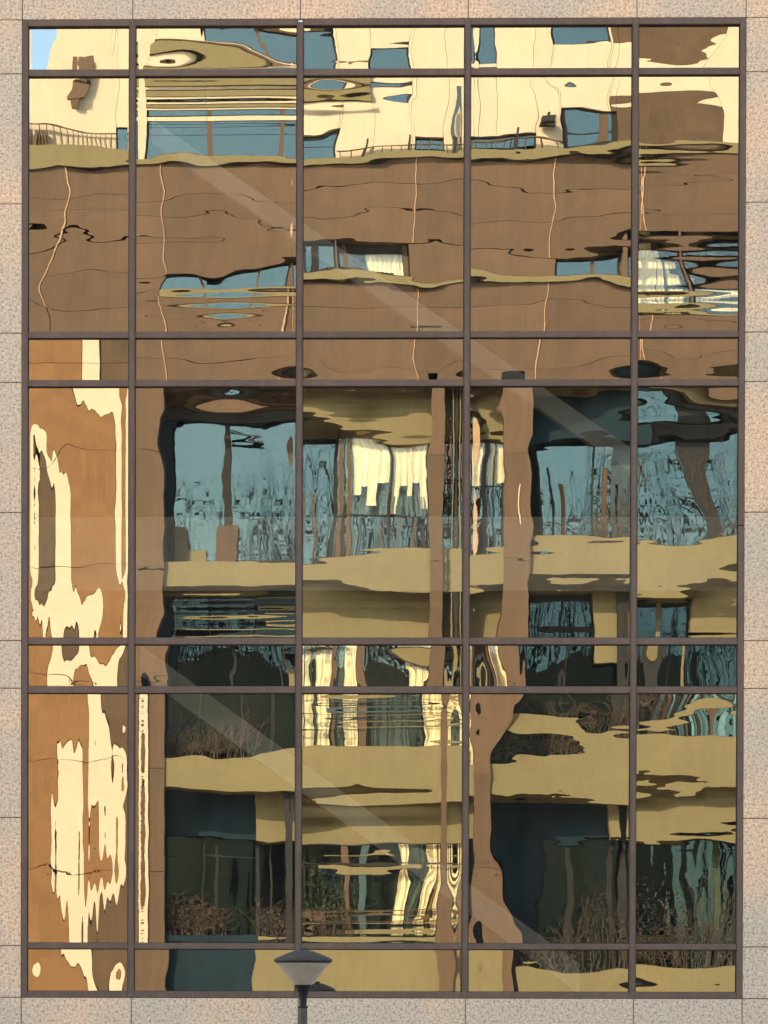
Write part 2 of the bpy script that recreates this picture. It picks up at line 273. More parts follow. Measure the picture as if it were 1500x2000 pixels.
# ---- wavy panes. Real heat-strengthened glass bows and ripples by a few millimetres; each pane has its own surface.
F_ = None
KF = S * ((D + L)/5875.0) / (2*L)        # potential (unit^2) -> height (m)
N_ = None
def ys(Y, *p): return [(a, b, None, Y) for a, b in p]
def xs(X, *p): return [(a, b, X, None) for a, b in p]
def lerp(v0, v1, A, Bq):
    return [(a+(c-a)*t, v0+(v1-v0)*t, b+(d-b)*t, None) for t in (0, .2, .4, .6, .8, 1) for (a, b), (c, d) in zip(A, Bq)]
def prof(vs, *p):
    if len(vs) > 1: k = int((vs[-1]-vs[0])/17)+1; vs = [vs[0]+(vs[-1]-vs[0])*i/k for i in range(k+1)]
    return [(a, v, b, None) for v in vs for a, b in p]
PANES = {
(0,0): dict(v=1, n=3.5, roll=1.3, c=[(85,90,25,60),(72,90,30,N_),(102,90,62,N_),(125,90,110,90),(165,110,140,115),(200,90,200,80)]),
(1,0): dict(v=1, roll=.8, c=[(300,124,N_,205),(335,122,N_,206),(335,133,N_,178),(300,105,N_,165),(300,85,N_,155),(350,75,N_,128),(420,90,N_,150),(480,80,N_,115),(480,118,N_,160),(560,100,N_,100),(280,70,265,N_)]),
(2,0): dict(n=4.5, roll=1.6, c=[(620,90,N_,100),(850,90,850,N_),(760,100,760,105)]),
(3,0): dict(n=3.5, roll=1.4, c=[(1130,70,1130,62),(1150,90,N_,92),(1000,90,1000,N_)]),
(4,0): dict(roll=1.8, c=[(1300,125,N_,84),(1330,128,N_,84),(1390,85,N_,92),(1420,70,N_,88),(1400,125,N_,120),(1260,112,N_,92),(1320,60,N_,20),(1262,130,N_,105)], n=4),
(0,1): dict(roll=.3, c=ys(305,(57,322),(85,308),(130,288),(180,288),(245,299))+ys(362,(60,385),(125,387))+ys(474,(80,435),(110,460),(180,472),(245,462))
   +xs(110,(124,305),(131,340),(133,385),(128,430),(115,457),(95,510),(75,565))+[(150,200,150,N_),(235,270,236,270),(120,180,125,125),(180,550,N_,570),(205,600,200,N_),(60,560,90,N_)], r=[('y',12,40,150,185,80,36)]),
(1,1): dict(roll=.6, c=ys(305,(280,313),(400,313),(560,313))+ys(362,(290,392),(500,388),(560,390))+ys(418,(290,470),(420,468),(540,443))
   +ys(452,(330,520),(410,514),(470,498))+ys(440,(300,500),(380,492))+[(300,545,N_,474),(420,541,N_,474),(500,522,N_,474),(565,498,N_,474),(350,555,N_,520),(560,535,N_,520),(440,580,N_,542),(440,608,N_,542),(440,635,N_,560)]
   +xs(320,(310,330),(314,400),(316,500),(313,600))+xs(565,(568,330),(563,450)),
   r=[('y',34,25,420,212,260,52),('y',30,21,450,600,220,38)], n=1.6),
(2,1): dict(roll=.5, c=ys(305,(597,318),(740,306),(900,303))+ys(362,(597,370),(740,354),(900,349))+ys(418,(620,425),(740,405),(870,413),(900,423))
   +ys(474,(595,470),(700,467),(850,467),(900,475))+ys(535,(597,528),(680,523),(800,545),(900,545))+ys(548,(595,547),(697,538),(850,560),(900,548))
   +[(640,163,N_,115),(610,175,N_,150),(620,194,N_,188),(690,193,N_,188),(600,160,N_,140),(680,170,N_,140),(620,262,N_,216),(620,250,N_,212),(640,225,N_,200),(600,225,N_,200),(800,200,800,150),(850,240,N_,200),(760,270,N_,260)], r=[('y',15,26,690,200,110,36)]),
(3,1): dict(roll=.4, c=ys(305,(925,300),(1075,298),(1130,292),(1228,281))+ys(362,(930,355),(960,370),(1075,374),(1190,366))+ys(418,(925,435),(1075,433),(1170,425),(1225,414))
   +ys(474,(925,487),(1000,496),(1075,500),(1140,495),(1180,475),(1228,449))+ys(535,(925,524),(1000,538),(1120,537),(1180,535))+ys(548,(925,541),(990,550),(1080,547),(1150,545),(1190,552),(1228,560))
   +ys(600,(925,597),(1075,588),(1150,589),(1190,598))+[(1110,155,N_,86),(1110,163,N_,95),(1110,182,N_,150),(1180,195,N_,170),(1220,180,N_,170),(1130,208,N_,202),(1130,250,N_,250),(1000,200,1000,190)]
   +xs(1062,(1085,310),(1083,400),(1075,450),(1072,520),(1065,600),(1062,640)), r=[('y',20,44,1150,185,110,34)]),
(4,1): dict(roll=1.4, c=ys(303,(1250,284),(1330,276),(1400,281),(1440,292))+ys(182,(1270,182),(1330,178),(1380,185))+ys(362,(1250,367),(1350,360),(1440,338))
   +ys(418,(1250,410),(1280,412),(1300,418),(1440,418))+ys(474,(1252,447),(1290,463),(1325,490),(1380,530),(1430,540))
   +[(1300,158,N_,84),(1300,152,N_,110),(1300,165,N_,100),(1300,240,N_,240),(1425,205,1428,170),(1405,175,1415,150),(1270,500,N_,505),(1270,560,N_,522),(1300,600,N_,530),(1400,605,N_,525),(1400,560,N_,482),(1320,640,N_,650),(1290,540,1285,N_)],
   r=[('y',22,27,1350,565,120,52),('y',22,34,1340,178,120,26)], n=2.5),
(0,2): dict(v=1, roll=.3, c=[(80,700,80,N_),(155,700,158,N_),(195,700,190,N_),(220,700,215,N_)], n=1),
(1,2): dict(c=ys(700,(290,690),(380,706),(550,697))+[(572,735,N_,790)], n=1.2),
(2,2): dict(c=ys(700,(640,718),(720,724),(860,724))+[(600,733,N_,795),(620,728,N_,750),(900,730,N_,775),(740,735,N_,745)], n=1.6),
(3,2): dict(c=ys(700,(960,722),(1060,720),(1150,711),(1215,692))+[(1226,728,N_,815),(1215,715,N_,762),(1180,735,N_,748),(1075,665,1075,N_),(1043,735,1060,N_)], n=1.6),
(4,2): dict(c=[(1252,722,N_,815),(1280,725,N_,775),(1262,704,N_,762),(1395,728,N_,763),(1436,728,N_,770),(1340,735,N_,750),(1330,700,N_,700)], n=1.6),
(0,3): dict(c=prof((765,),(80,120),(110,140),(160,166),(180,174),(205,176),(230,172),(246,160))+prof((802,),(110,130),(150,148),(185,158),(200,172),(215,160),(235,170),(246,172))
   +prof((832,),(60,150),(68,166),(90,140),(120,125),(200,118),(240,158),(246,172))
   +lerp(850,955,((57,150),(63,168),(72,180),(80,166),(92,156),(105,130),(200,118),(240,158),(246,172)),((57,145),(62,172),(85,222),(103,190),(140,158),(150,145),(200,118),(240,158),(246,172)))
   +prof((975,1110),(57,145),(62,172),(85,222),(105,190),(120,172),(140,158),(150,145),(200,118),(240,158),(246,172))
   +prof((1160,),(62,172),(85,205),(100,180),(130,172),(150,160),(158,150),(180,162),(192,172),(205,152),(225,140),(244,165))
   +prof((1200,),(62,150),(80,165),(130,175),(190,174),(203,158),(225,140))+prof((1235,),(70,140),(110,165),(133,200),(160,180),(180,165),(195,150),(225,138)), n=1.6, stiff=25, w=.03, v=1, roll=1.0),
(1,3): dict(roll=1.2, c=[(450,763,N_,865),(450,779,N_,735),(350,800,N_,800),(500,803,N_,785),(400,822,N_,835),(560,826,N_,840),(450,900,N_,895)]
   +ys(1083,(340,1094),(450,1095),(575,1095))+ys(1142,(340,1144),(450,1143),(575,1139))+xs(322,(309,860),(318,960),(320,1050),(318,1150),(305,1235))
   +xs(262,(273,1000),(273,1180),(273,940))+[(450,1190,N_,1195)], r=[('y',26,32,470,1195,150,36),('y',14,24,470,800,120,34)], n=2.2),
(2,3): dict(c=ys(791,(597,786),(660,797),(740,806),(835,793))+ys(822,(597,800),(660,826),(770,866),(835,862))+ys(1083,(597,1097),(680,1078),(740,1068),(840,1070),(900,1070))
   +ys(1142,(597,1132),(750,1152),(838,1155),(900,1150))+ys(1192,(597,1156),(700,1200),(835,1212))+ys(948,(720,948),(830,942))
   +[(700,1238,N_,1240),(620,1230,N_,1236),(840,900,838,N_),(860,900,852,N_),(840,1150,838,N_),(690,900,690,N_),(870,1000,870,N_),(740,762,N_,762)],
   r=[('x',10,22,885,950,26,320)], n=2.4),
(3,3): dict(c=ys(791,(925,790),(985,818))+ys(822,(925,800),(950,822),(983,860))+ys(1083,(925,1082),(980,1062))+ys(1142,(925,1156),(980,1138))+ys(1192,(925,1206),(980,1187))
   +ys(788,(1050,787),(1110,784))+ys(764,(1180,758),(1150,768))+ys(850,(1060,857),(1110,853),(1160,838),(1228,800))+ys(1083,(1050,1044),(1100,1043),(1150,1044),(1225,1051))
   +ys(1142,(1045,1121),(1130,1112),(1200,1120),(1226,1133))+xs(985,(985,765),(985,800),(985,840),(985,900),(984,1100),(982,1200),(984,960),(984,1030),(983,1150))+xs(1012,(1012,770),(1012,900),(1012,1050),(1010,1200))+xs(1040,(1038,765),(1038,805),(1038,900),(1040,950),(1038,850),(1040,1000),(1036,1120),(1032,1220))+[(1100,960,1100,960),(1100,1180,N_,1190)], n=2),
(4,3): dict(c=[(1280,792,N_,885),(1400,765,N_,740)]+ys(850,(1250,779),(1300,781),(1430,818),(1380,800))+ys(870,(1250,763),(1290,763))+ys(950,(1300,900),(1420,900))+xs(1379,(1325,840),(1345,890),(1362,935),(1380,985),(1393,1040))+xs(1330,(1290,900),(1310,1000))+xs(1430,(1420,870),(1432,1000))
   +ys(1083,(1250,1066),(1345,1056),(1440,1043))+ys(1142,(1250,1160),(1330,1164),(1400,1130),(1440,1098))+ys(1192,(1440,1163),(1400,1190))+[(1300,1200,N_,1185),(1300,1236,N_,1240)],
   r=[('y',24,24,1345,1230,110,20)], n=2.6),
(0,4): dict(v=1, roll=.8, c=xs(172,(112,1265),(132,1318),(160,1270),(182,1300),(215,1315),(228,1275),(240,1262))+xs(215,(135,1268))+xs(140,(200,1268),(75,1300),(160,1320))+xs(200,(236,1320)), n=2, stiff=25),
(1,4): dict(c=[(450,1300,410,N_),(540,1300,470,N_),(290,1300,310,N_),(272,1320,330,N_),(300,1330,316,N_),(570,1280,590,N_)], n=4),
(2,4): dict(v=1, roll=1.2, c=[(640,1300,640,N_),(760,1300,760,N_),(820,1310,820,N_),(825,1270,N_,1215),(825,1263,N_,1235)], n=5),
(3,4): dict(v=1, c=xs(985,(985,1300),(975,1270))+xs(1040,(1024,1300),(1027,1330))+[(945,1300,870,N_),(1150,1300,N_,1310)], n=4),
(4,4): dict(c=[(1260,1300,1200,N_),(1350,1300,N_,1320)], n=5),
(0,5): dict(c=prof((1370,),(80,130),(150,140),(172,160),(185,178),(205,200),(235,215))+prof((1420,),(80,130),(140,145),(170,156),(180,166),(200,178),(215,195),(235,210),(245,190))
   +prof((1480,1540),(70,125),(104,150),(115,163),(135,172),(152,166),(162,156),(170,154),(178,164),(205,176),(230,180),(244,178))
   +prof((1600,1650),(70,125),(98,150),(108,163),(130,176),(150,168),(160,154),(178,150),(190,158),(215,172),(240,178))
   +prof((1700,),(70,125),(100,152),(112,165),(135,176),(155,162),(165,150),(190,140),(215,150),(232,162),(242,175))
   +prof((1745,),(100,145),(115,165),(140,176),(175,162),(185,172),(200,180),(225,185),(240,200))+prof((1805,),(90,130),(125,150),(145,170),(165,180),(178,190),(200,205),(235,215)), n=3, stiff=22, w=.03, v=1, roll=1.8),
(1,5): dict(roll=.4, c=ys(1448,(335,1480),(420,1482),(500,1478),(572,1458))+ys(1548,(335,1532),(470,1543),(570,1543))+ys(1640,(340,1632),(500,1638))+[(450,1400,N_,1400),(450,1720,N_,1720),(560,1640,N_,1640)]
   +prof((1390,1450,1520,1590,1660,1730,1800),(268,275),(276,238),(284,257),(288,268),(294,259),(302,280),(322,322)), n=1.6, ay=1.8),
(2,5): dict(c=ys(1448,(600,1447),(740,1447),(895,1451))+[(740,1500,N_,1500),(740,1515,N_,1530),(700,1528,N_,1555),(740,1550,N_,1530),(740,1578,N_,1572),(700,1596,N_,1602),(650,1612,N_,1580),(740,1632,N_,1620),(740,1652,N_,1650),(620,1645,N_,1640)]
   +prof((1400,1700),(620,620),(700,700),(780,764),(820,786),(850,802),(880,814),(902,822))+prof((1790,),(600,600),(700,700),(770,768),(820,806),(858,838),(880,850),(902,862)),
   r=[('y',26,30,740,1392,150,34),('y',26,40,720,1572,150,52),('y',22,28,730,1800,130,30)], n=2),
(3,5): dict(roll=1.5, c=ys(1448,(990,1488),(1060,1474),(1130,1450),(1225,1416))+ys(1548,(990,1554),(1100,1555),(1222,1565))+ys(1640,(1070,1637),(1200,1640))+ys(1490,(1050,1412),(1075,1410),(1105,1412))+ys(1425,(1028,1455),(1075,1460),(1120,1452),(1140,1410))+ys(1400,(1040,1365),(1090,1365),(1160,1375))+[(1100,1740,N_,1740)]
   +prof((1380,),(922,988),(960,1010),(1000,1036),(1015,1047),(1035,1058),(1060,1072),(1120,1125))+prof((1430,),(922,988),(950,1015),(985,1038),(1000,1052),(1030,1060),(1060,1070),(1120,1125))+prof((1480,1540,1600,1650),(930,990),(945,1010),(958,1038),(975,1050),(988,1058))
   +prof((1720,1760),(925,988),(960,1010),(985,1038),(1020,1055))+prof((1815,),(920,986),(960,1010),(1010,1038),(1040,1060)), n=3),
(4,5): dict(roll=1.2, c=ys(1448,(1250,1433),(1290,1411),(1340,1384),(1400,1381),(1435,1380))+ys(1548,(1250,1561),(1285,1530),(1305,1508),(1350,1508),(1435,1522))+ys(1598,(1250,1589),(1340,1575),(1435,1577))
   +ys(1640,(1250,1644),(1340,1628),(1435,1611))+[(1350,1460,N_,1500),(1350,1700,N_,1700),(1350,1822,N_,1815),(1300,1370,N_,1420),(1390,1362,N_,1460)], r=[('y',12,22,1345,1825,110,18)], n=4),
(0,6): dict(v=1, roll=.5, c=xs(172,(140,1870),(172,1890),(178,1925),(65,1895),(240,1895))+xs(140,(100,1900),(155,1915),(85,1900))+xs(215,(210,1900),(220,1880))+xs(150,(230,1900)), n=2, stiff=20),
(1,6): dict(c=xs(322,(335,1890),(322,1925))+xs(505,(500,1890))+[(450,1890,N_,1890)], n=3),
(2,6): dict(c=[(720,1900,N_,1905),(860,1870,842,N_),(875,1870,848,N_),(895,1890,872,N_)], n=2),
(3,6): dict(c=xs(985,(922,1890),(905,1890))+xs(1040,(1003,1890))+ys(1880,(1030,1885),(1120,1897),(1170,1899),(1225,1890))+[(1222,1922,N_,1960),(1100,1922,N_,1925)], n=3),
(4,6): dict(c=ys(1880,(1250,1877),(1300,1886),(1370,1888),(1440,1880))+[(1252,1915,N_,1960),(1275,1928,N_,1955),(1400,1926,N_,1956),(1432,1918,N_,1952),(1330,1910,N_,1920)], n=3),
}

random.seed(5); np.random.seed(5)
def pane(ci, ri):
    u0, u1 = CU[ci][1]-.8, CU[ci+1][0]+.8; v0, v1 = RV[ri][1]-.8, RV[ri+1][0]+.8
    W, H = u1-u0, v1-v0
    spec = PANES.get((ci, ri), {}); cons = spec.get('c', []); rip = spec.get('r', [])
    M = max(4, min(18, int(W/11))); N = max(4, min(26, int(H/18)))
    ms, ns = np.meshgrid(np.arange(M+1), np.arange(N+1), indexing='ij'); ms = ms.ravel()[1:]; ns = ns.ravel()[1:]
    km, kn = ms*math.pi/W, ns*math.pi/H
    def rowX(u, v): return -km*np.sin(km*(u-u0))*np.cos(kn*(v-v0))
    def rowY(u, v): return -kn*np.cos(km*(u-u0))*np.sin(kn*(v-v0))
    A, Bv = [], []
    def add(r, t, wt): A.append(r*wt); Bv.append(t*wt)
    for c in cons:
        u, v, X, Y = c[:4]
        if X is not None: add(rowX(u, v), X-u, 1)
        if Y is not None: add(rowY(u, v), Y-v, 1)
    gx = max(3, int(W/45)); gy = max(2, int(H/45))
    for a in range(gx):
        for b2 in range(gy):
            u = u0+(a+.5)*W/gx; v = v0+(b2+.5)*H/gy
            wz0 = spec.get('w', .10); add(rowX(u, v), 0, wz0); add(rowY(u, v), 0, wz0)
    k2 = km**2+kn**2
    reg = ((km*spec.get('ax', 1.3))**2+(kn*spec.get('ay', 1.0))**2)**1.5 * spec.get('stiff', 60.0) * 2.0
    A = np.vstack([np.array(A), np.diag(reg)]); Bv = np.concatenate([np.array(Bv), np.zeros(len(reg))])
    co = np.linalg.lstsq(A, Bv, rcond=None)[0]
    vert = spec.get('v', 0)
    def grid(a, b2, st):
        e = [0, 1.5, 3, 5, 7.5]
        mid = np.linspace(a+10, b2-10, max(2, int((b2-a-20)/st)+1))
        return np.concatenate([[a+x for x in e], mid, [b2-x for x in e[::-1]]])
    us, vs = grid(u0, u1, 1.7 if vert else 5.0), grid(v0, v1, 5.0 if vert else 1.7)
    U, V = np.meshgrid(us, vs, indexing='ij')
    P = np.zeros_like(U); PX = np.zeros_like(U); PY = np.zeros_like(U)
    Cu, Su = np.cos(np.outer(us-u0, km)), np.sin(np.outer(us-u0, km))
    Cv, Sv = np.cos(np.outer(vs-v0, kn)), np.sin(np.outer(vs-v0, kn))
    P += (Cu*co) @ Cv.T; PX += (-(Su*km)*co) @ Cv.T; PY += (Cu*co) @ (-(Sv*kn)).T
    def num(f):
        h = .05; nonlocal P, PX, PY
        P = P + f(U, V); PX = PX + (f(U+h, V)-f(U-h, V))/(2*h); PY = PY + (f(U, V+h)-f(U, V-h))/(2*h)
    for (ax, amp, per, cu, cv, ru, rv) in rip:
        q = 2*math.pi/per; ph = random.uniform(0, .01)
        if ax == 'y': num(lambda u, v: -amp/q*np.cos(q*(v-cv)+.25*np.sin((u-cu)/60.)+ph)*np.exp(-((u-cu)/ru)**4-((v-cv)/rv)**2))
        else: num(lambda u, v: -amp/q*np.cos(q*(u-cu)+.3*np.sin((v-cv)/80.)+ph)*np.exp(-((u-cu)/ru)**2-((v-cv)/rv)**4))
    # soft overall waviness and fine roller texture
    na = spec.get('n', 2.2) * (.7 if ri in (1, 2) else .85)
    for (wl, amp, cnt) in ((130, na*1.2, 5), (60, na*.9, 6), (30, na*.38, 8), (14, na*.30, 10)):
        for _ in range(cnt):
            th = random.gauss(math.pi/2, .5) if wl < 100 else random.uniform(0, math.pi); q = 2*math.pi/(wl*random.uniform(.8, 1.25))
            a, b2, ph = q*math.cos(th), q*math.sin(th), random.uniform(0, 6.28); am = amp/q/math.sqrt(cnt)*1.4
            P += am*np.cos(a*U+b2*V+ph); PX += -am*a*np.sin(a*U+b2*V+ph); PY += -am*b2*np.sin(a*U+b2*V+ph)
    # roller wave: long thin ribs, strong in patches, left by the furnace rollers
    ra = spec.get('roll', .8)
    for (wl, amp, cnt) in ((22, 4.2*ra, 4), (13, 3.0*ra, 5), (8.5, 1.9*ra, 5)):
        for _ in range(cnt):
            q = 2*math.pi/(wl*random.uniform(.85, 1.2)); ph = random.uniform(0, 6.28); am = amp/q/math.sqrt(cnt)
            c1, c2, r1, r2 = random.random(), random.random(), random.uniform(.25, .6), random.uniform(.15, .4)
            tl = random.gauss(0, .012)
            if vert: C, T, cc, tt, lc, lt = U, V, u0+c1*W, v0+c2*H, W*r1, H*r1
            else: C, T, cc, tt, lc, lt = V, U, v0+c1*H, u0+c2*W, H*r2, W*r1*1.4
            ec = .35+np.exp(-((C-cc)/lc)**2-((T-tt)/lt)**2); e0 = ec-.35
            w_ = q*(C+tl*(T-tt))+ph
            dC = am*(-q*np.sin(w_)*ec - np.cos(w_)*2*(C-cc)/lc**2*e0)
            dT = am*(-q*tl*np.sin(w_)*ec - np.cos(w_)*2*(T-tt)/lt**2*e0)
            P += am*np.cos(w_)*ec
            if vert: PX += dC; PY += dT
            else: PY += dC; PX += dT
    # clamped edges: the pane curls at the gasket
    e = spec.get('e', 1.0)
    for s, (ax, p0, dl, am) in enumerate((('u', u0, 4.0, 60*e), ('u', u1, 4.0, -60*e), ('v', v0, 3.0, 34*e), ('v', v1, 3.0, -34*e))):
        q = U if ax == 'u' else V; sg = 1 if am > 0 else -1
        d = (q-p0)*sg; ex = np.exp(-d/dl); g = am*ex
        if ax == 'u': PX += g
        else: PY += g
        P += -am*sg*dl*ex
    h = (P-P.mean())*KF
    nu, nv = U.shape
    X = (U-UC)*S; Z = ZC+(VC-V)*S-FZ0
    co3 = np.stack([X, h+.012, Z], -1).reshape(-1, 3).astype(np.float32)
    gxm = PX*KF/S; gzm = -PY*KF/S
    nn = np.stack([gxm, -np.ones_like(gxm), gzm], -1).reshape(-1, 3); nn /= np.linalg.norm(nn, axis=1)[:, None]
    idx = np.arange(nu*nv).reshape(nu, nv)
    f = np.stack([idx[:-1, :-1], idx[1:, :-1], idx[1:, 1:], idx[:-1, 1:]], -1).reshape(-1, 4)[:, ::-1]
    me = bpy.data.meshes.new('glass_pane')
    me.vertices.add(len(co3)); me.vertices.foreach_set('co', co3.ravel())
    me.loops.add(f.size); me.loops.foreach_set('vertex_index', f.ravel().astype(np.int32))
    me.polygons.add(len(f)); me.polygons.foreach_set('loop_start', (np.arange(len(f))*4).astype(np.int32))
    me.update(); me.validate()
    me.polygons.foreach_set('use_smooth', np.ones(len(f), bool))
    me.normals_split_custom_set_from_vertices(nn)
    o = link('glass_pane', me, 'bronze_reflective_glass', gw)
    return o
def gasket(ci, ri):
    u0, u1 = CU[ci][1], CU[ci+1][0]; v0, v1 = RV[ri][1], RV[ri+1][0]; t = 1.3
    bm = bmesh.new()
    for a, b2, c, d in ((u0, u1, v0, v0+t), (u0, u1, v1-t*.7, v1), (u0, u0+t, v0+t, v1-t*.7), (u1-t, u1, v0+t, v1-t*.7)):
        r = bmesh.ops.create_cube(bm, size=1)
        for q in r['verts']: q.co = Vector((wx((a+b2)/2)+q.co.x*(b2-a)*S, -.004+q.co.y*.016, wz((c+d)/2)-FZ0+q.co.z*(d-c)*S))
    me = bpy.data.meshes.new('gasket'); bm.to_mesh(me); bm.free(); link('gasket', me, 'black_gasket', gw)
for ci in range(5):
    for ri in range(7): pane(ci, ri); gasket(ci, ri)

# ------------------------------------------------------------------ street lamp
LY = -7.0; ld = (D+LY)/5875.0
lx = (594.5-UC)*ld + .0; lz = lambda v: ZC+(VC-v)*ld
lamp = thing('street_lamp', 'black post lamp with flared frosted lens and shallow dark cap before the window', 'street lamp', (lx, LY, 0))
def lpart(name, prof, seg, mat, rot=0): return lathe(name, [(r*ld, lz(v)) for r, v in prof], seg, mat, lamp, True, rot)
lpart('pole', [(15, VC+ZC/ld+8), (15, VC+ZC/ld-40), (8.6, VC+ZC/ld-48), (8.6, 1966), (8.2, 1963.5)], 24, 'lamp_pole_paint')
lpart('neck', [(7.2, 1964), (7.8, 1950), (9.5, 1940), (13, 1930), (16.8, 1924.5), (17.2, 1922.5)], 32, 'lamp_black')
lpart('rim_band', [(52, 1880.2), (54, 1879.4), (54.2, 1878.4), (52, 1878.3)], 48, 'lamp_black')
lpart('collar', [(9.4, 1968), (10.2, 1967), (10.2, 1964.5), (9.2, 1963.8)], 24, 'lamp_black')
lpart('lens', [(17.5, 1922.4), (22, 1917), (38, 1897), (50, 1882), (53, 1877.5)], 48, 'lamp_frosted_lens')
lpart('bulb', [(6, 1918), (7.5, 1908), (6, 1890)], 16, 'glint_bulb_metal')
lpart('cap', [(53.5, 1878.2), (56.5, 1877.4), (57.8, 1875), (56.6, 1872), (52, 1869.5), (38, 1863.4), (20, 1856.5), (10, 1854.6), (8, 1853.5)], 48, 'lamp_cap_paint')
lpart('finial', [(6.8, 1853.8), (7, 1851), (5.6, 1849.8), (2, 1849.4)], 20, 'lamp_cap_paint')

# ------------------------------------------------------------------ the building opposite, seen only in the glass
ob = thing('civic_building', 'brown and tan building with recessed windows, mirrored in the glass', 'building', (0, -L, 0))
def P(u, v, front=0.0):
    s = (D+L-front)/5875.0
    return (u-UC)*s, ZC+(VC-v)*s
def B(name, u0, v0, u1, v1, mat, front=0.0, thick=.3, bevel=0, parent=None, rot=None):
    x0, z1 = P(u0, v0, front); x1, z0 = P(u1, v1, front)
    return box(name, x0, x1, front-thick, front, z0, z1, mat, parent or ob, bevel)
# upper storey: sunlit cream stone, set back
def cream_wall(u0, v0, u1, v1): return B('stone_panel', u0, v0, u1, v1, 'cream_stone', -.5, .3)
UPF = -.5
holes = [(285, 215, 657, 300), (400, 62, 652, 134), (720, 92, 800, 152), (1078, 200, 1202, 300), (1075, 30, 1186, 88), (226, 238, 248, 300), (935, 45, 968, 128), (806, 262, 870, 298), (920, 268, 1040, 298)]
xsx = sorted({60, 1405, 1500, 1900, 1190, *[h[0] for h in holes], *[h[2] for h in holes]}); ysy = sorted({-500, -250, 304, 180, *[h[1] for h in holes if h[1] < 300], *[h[3] for h in holes if h[3] < 300]})
for a, b2 in zip(xsx, xsx[1:]):
    v0 = ysy[0]
    segs = []
    for c, d in zip(ysy, ysy[1:]):
        mu, mv = (a+b2)/2, (c+d)/2
        if any(h[0] < mu < h[2] and h[1] < mv < h[3] for h in holes): m_ = None
        elif 1190 < mu < 1405 and (mv < 88 or 180 < mv): m_ = 'dark_brown_cladding'
        else: m_ = 'cream_stone'
        if segs and segs[-1][0] == m_: segs[-1][2] = d
        else: segs.append([m_, c, d])
    for m_, c, d in segs:
        if m_: B('stone_panel' if m_ == 'cream_stone' else 'cladding_panel', a+.35, c+.2, b2-.35, d-.2, m_, UPF, .4)
def window(u0, v0, u1, v1, front, glass, posts=(), rails=(), frame='dark_reveal', back='dark_room', fw=4):
    g = B('window', u0, v0, u1, v1, glass, front, .012)
    cx, cz = g.location.x, g.location.z
    def sub(nm, a, c, b2, d, mt, f, t):
        x0, z1 = P(a, c, f); x1, z0 = P(b2, d, f)
        o = box(nm, x0, x1, f-t, f, z0, z1, mt, g); o.location -= Vector(g.location); return o
    for a, b2 in ((u0, u0+fw), (u1-fw, u1)): sub('frame', a, v0, b2, v1, frame, front+.06, .05)
    for c, d in ((v0, v0+fw), (v1-fw*.6, v1)): sub('frame', u0+fw, c, u1-fw, d, frame, front+.055, .05)
    for p in posts: sub('post', p[0], v0+fw, p[1], v1-fw*.6, p[2] if len(p) > 2 else frame, front+.05, .04)
    for r_ in rails: sub('rail', u0+fw, r_-1.2, u1-fw, r_+1.2, frame, front+.045, .04)
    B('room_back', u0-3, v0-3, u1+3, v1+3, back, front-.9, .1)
    return g
BR = 'brown_cladding'
window(285, 215, 657, 300, -.75, 'blue_window_glass', [(402, 411, BR), (544, 552, BR)], [228, 262], 'dark_reveal')
window(400, 62, 652, 134, -.75, 'blue_window_glass', [(512, 518, BR)])
window(720, 92, 800, 152, -.75, 'blue_window_glass')
window(1078, 200, 1202, 300, -.75, 'blue_window_glass', [(1164, 1182, BR)], [266], 'dark_reveal', fw=12)
window(1075, 30, 1186, 88, -.75, 'blue_window_glass', [], [36])
window(226, 238, 248, 300, -.65, 'blue_window_glass', fw=2)
window(806, 262, 870, 300, -.7, 'blue_window_glass', [(836, 838)], fw=2); window(920, 268, 1040, 300, -.7, 'blue_window_glass', [(960, 962), (1000, 1002)], fw=2)
window(935, 45, 968, 128, -.65, 'blue_window_glass', fw=2)
B('canopy', 283, 142, 722, 176, 'tan_stone', -.3, .2); B('canopy_fascia', 283, 136, 722, 141.8, BR, -.25, .25); B('underside_strip', 283, 176.2, 722, 181, 'dark_reveal', -.4, .1)  # canopy with a dark strip along its underside
for i in range(6): B('bracket', 60+i*4, 270, 62+i*4, 300, BR, -.3, .15)
B('vent_hood', 130, 104, 158, 148, BR, -.1, .3); B('vent_hood', 137, 148.5, 150, 178, BR, -.15, .2)
for u in (705, 793, 886, 1010): B('flagpole', u, 255, u+4, 300, 'dark_reveal', -.2, .06)
for i in range(22): B('baluster', 665+i*19, 281, 667+i*19, 297, 'dark_brown_cladding', -.3, .06)
B('wall_lamp', 1046, 236, 1068, 252, 'dark_reveal', -.1, .3); B('wall_lamp', 1054, 218, 1058, 235.5, 'dark_reveal', -.2, .1)
for u in (884, 901): B('flagpole', u, 160, u+5, 298, 'blue_grey_panel', -.25, .1)
for i in range(15): B('baluster', 62+i*11, 258, 63.3+i*11, 298, 'dark_brown_cladding', -.3, .05)
B('hand_rail', 60, 255, 226, 257.5, 'dark_brown_cladding', -.29, .07)
B('hand_rail', 660, 278, 1078, 280.5, 'dark_brown_cladding', -.29, .07)
B('ledge', 40, 298, 1900, 311, 'tan_stone', .12, .8); B('ledge_lip', 40, 311.2, 1900, 313.5, 'dark_reveal', .06, .7)
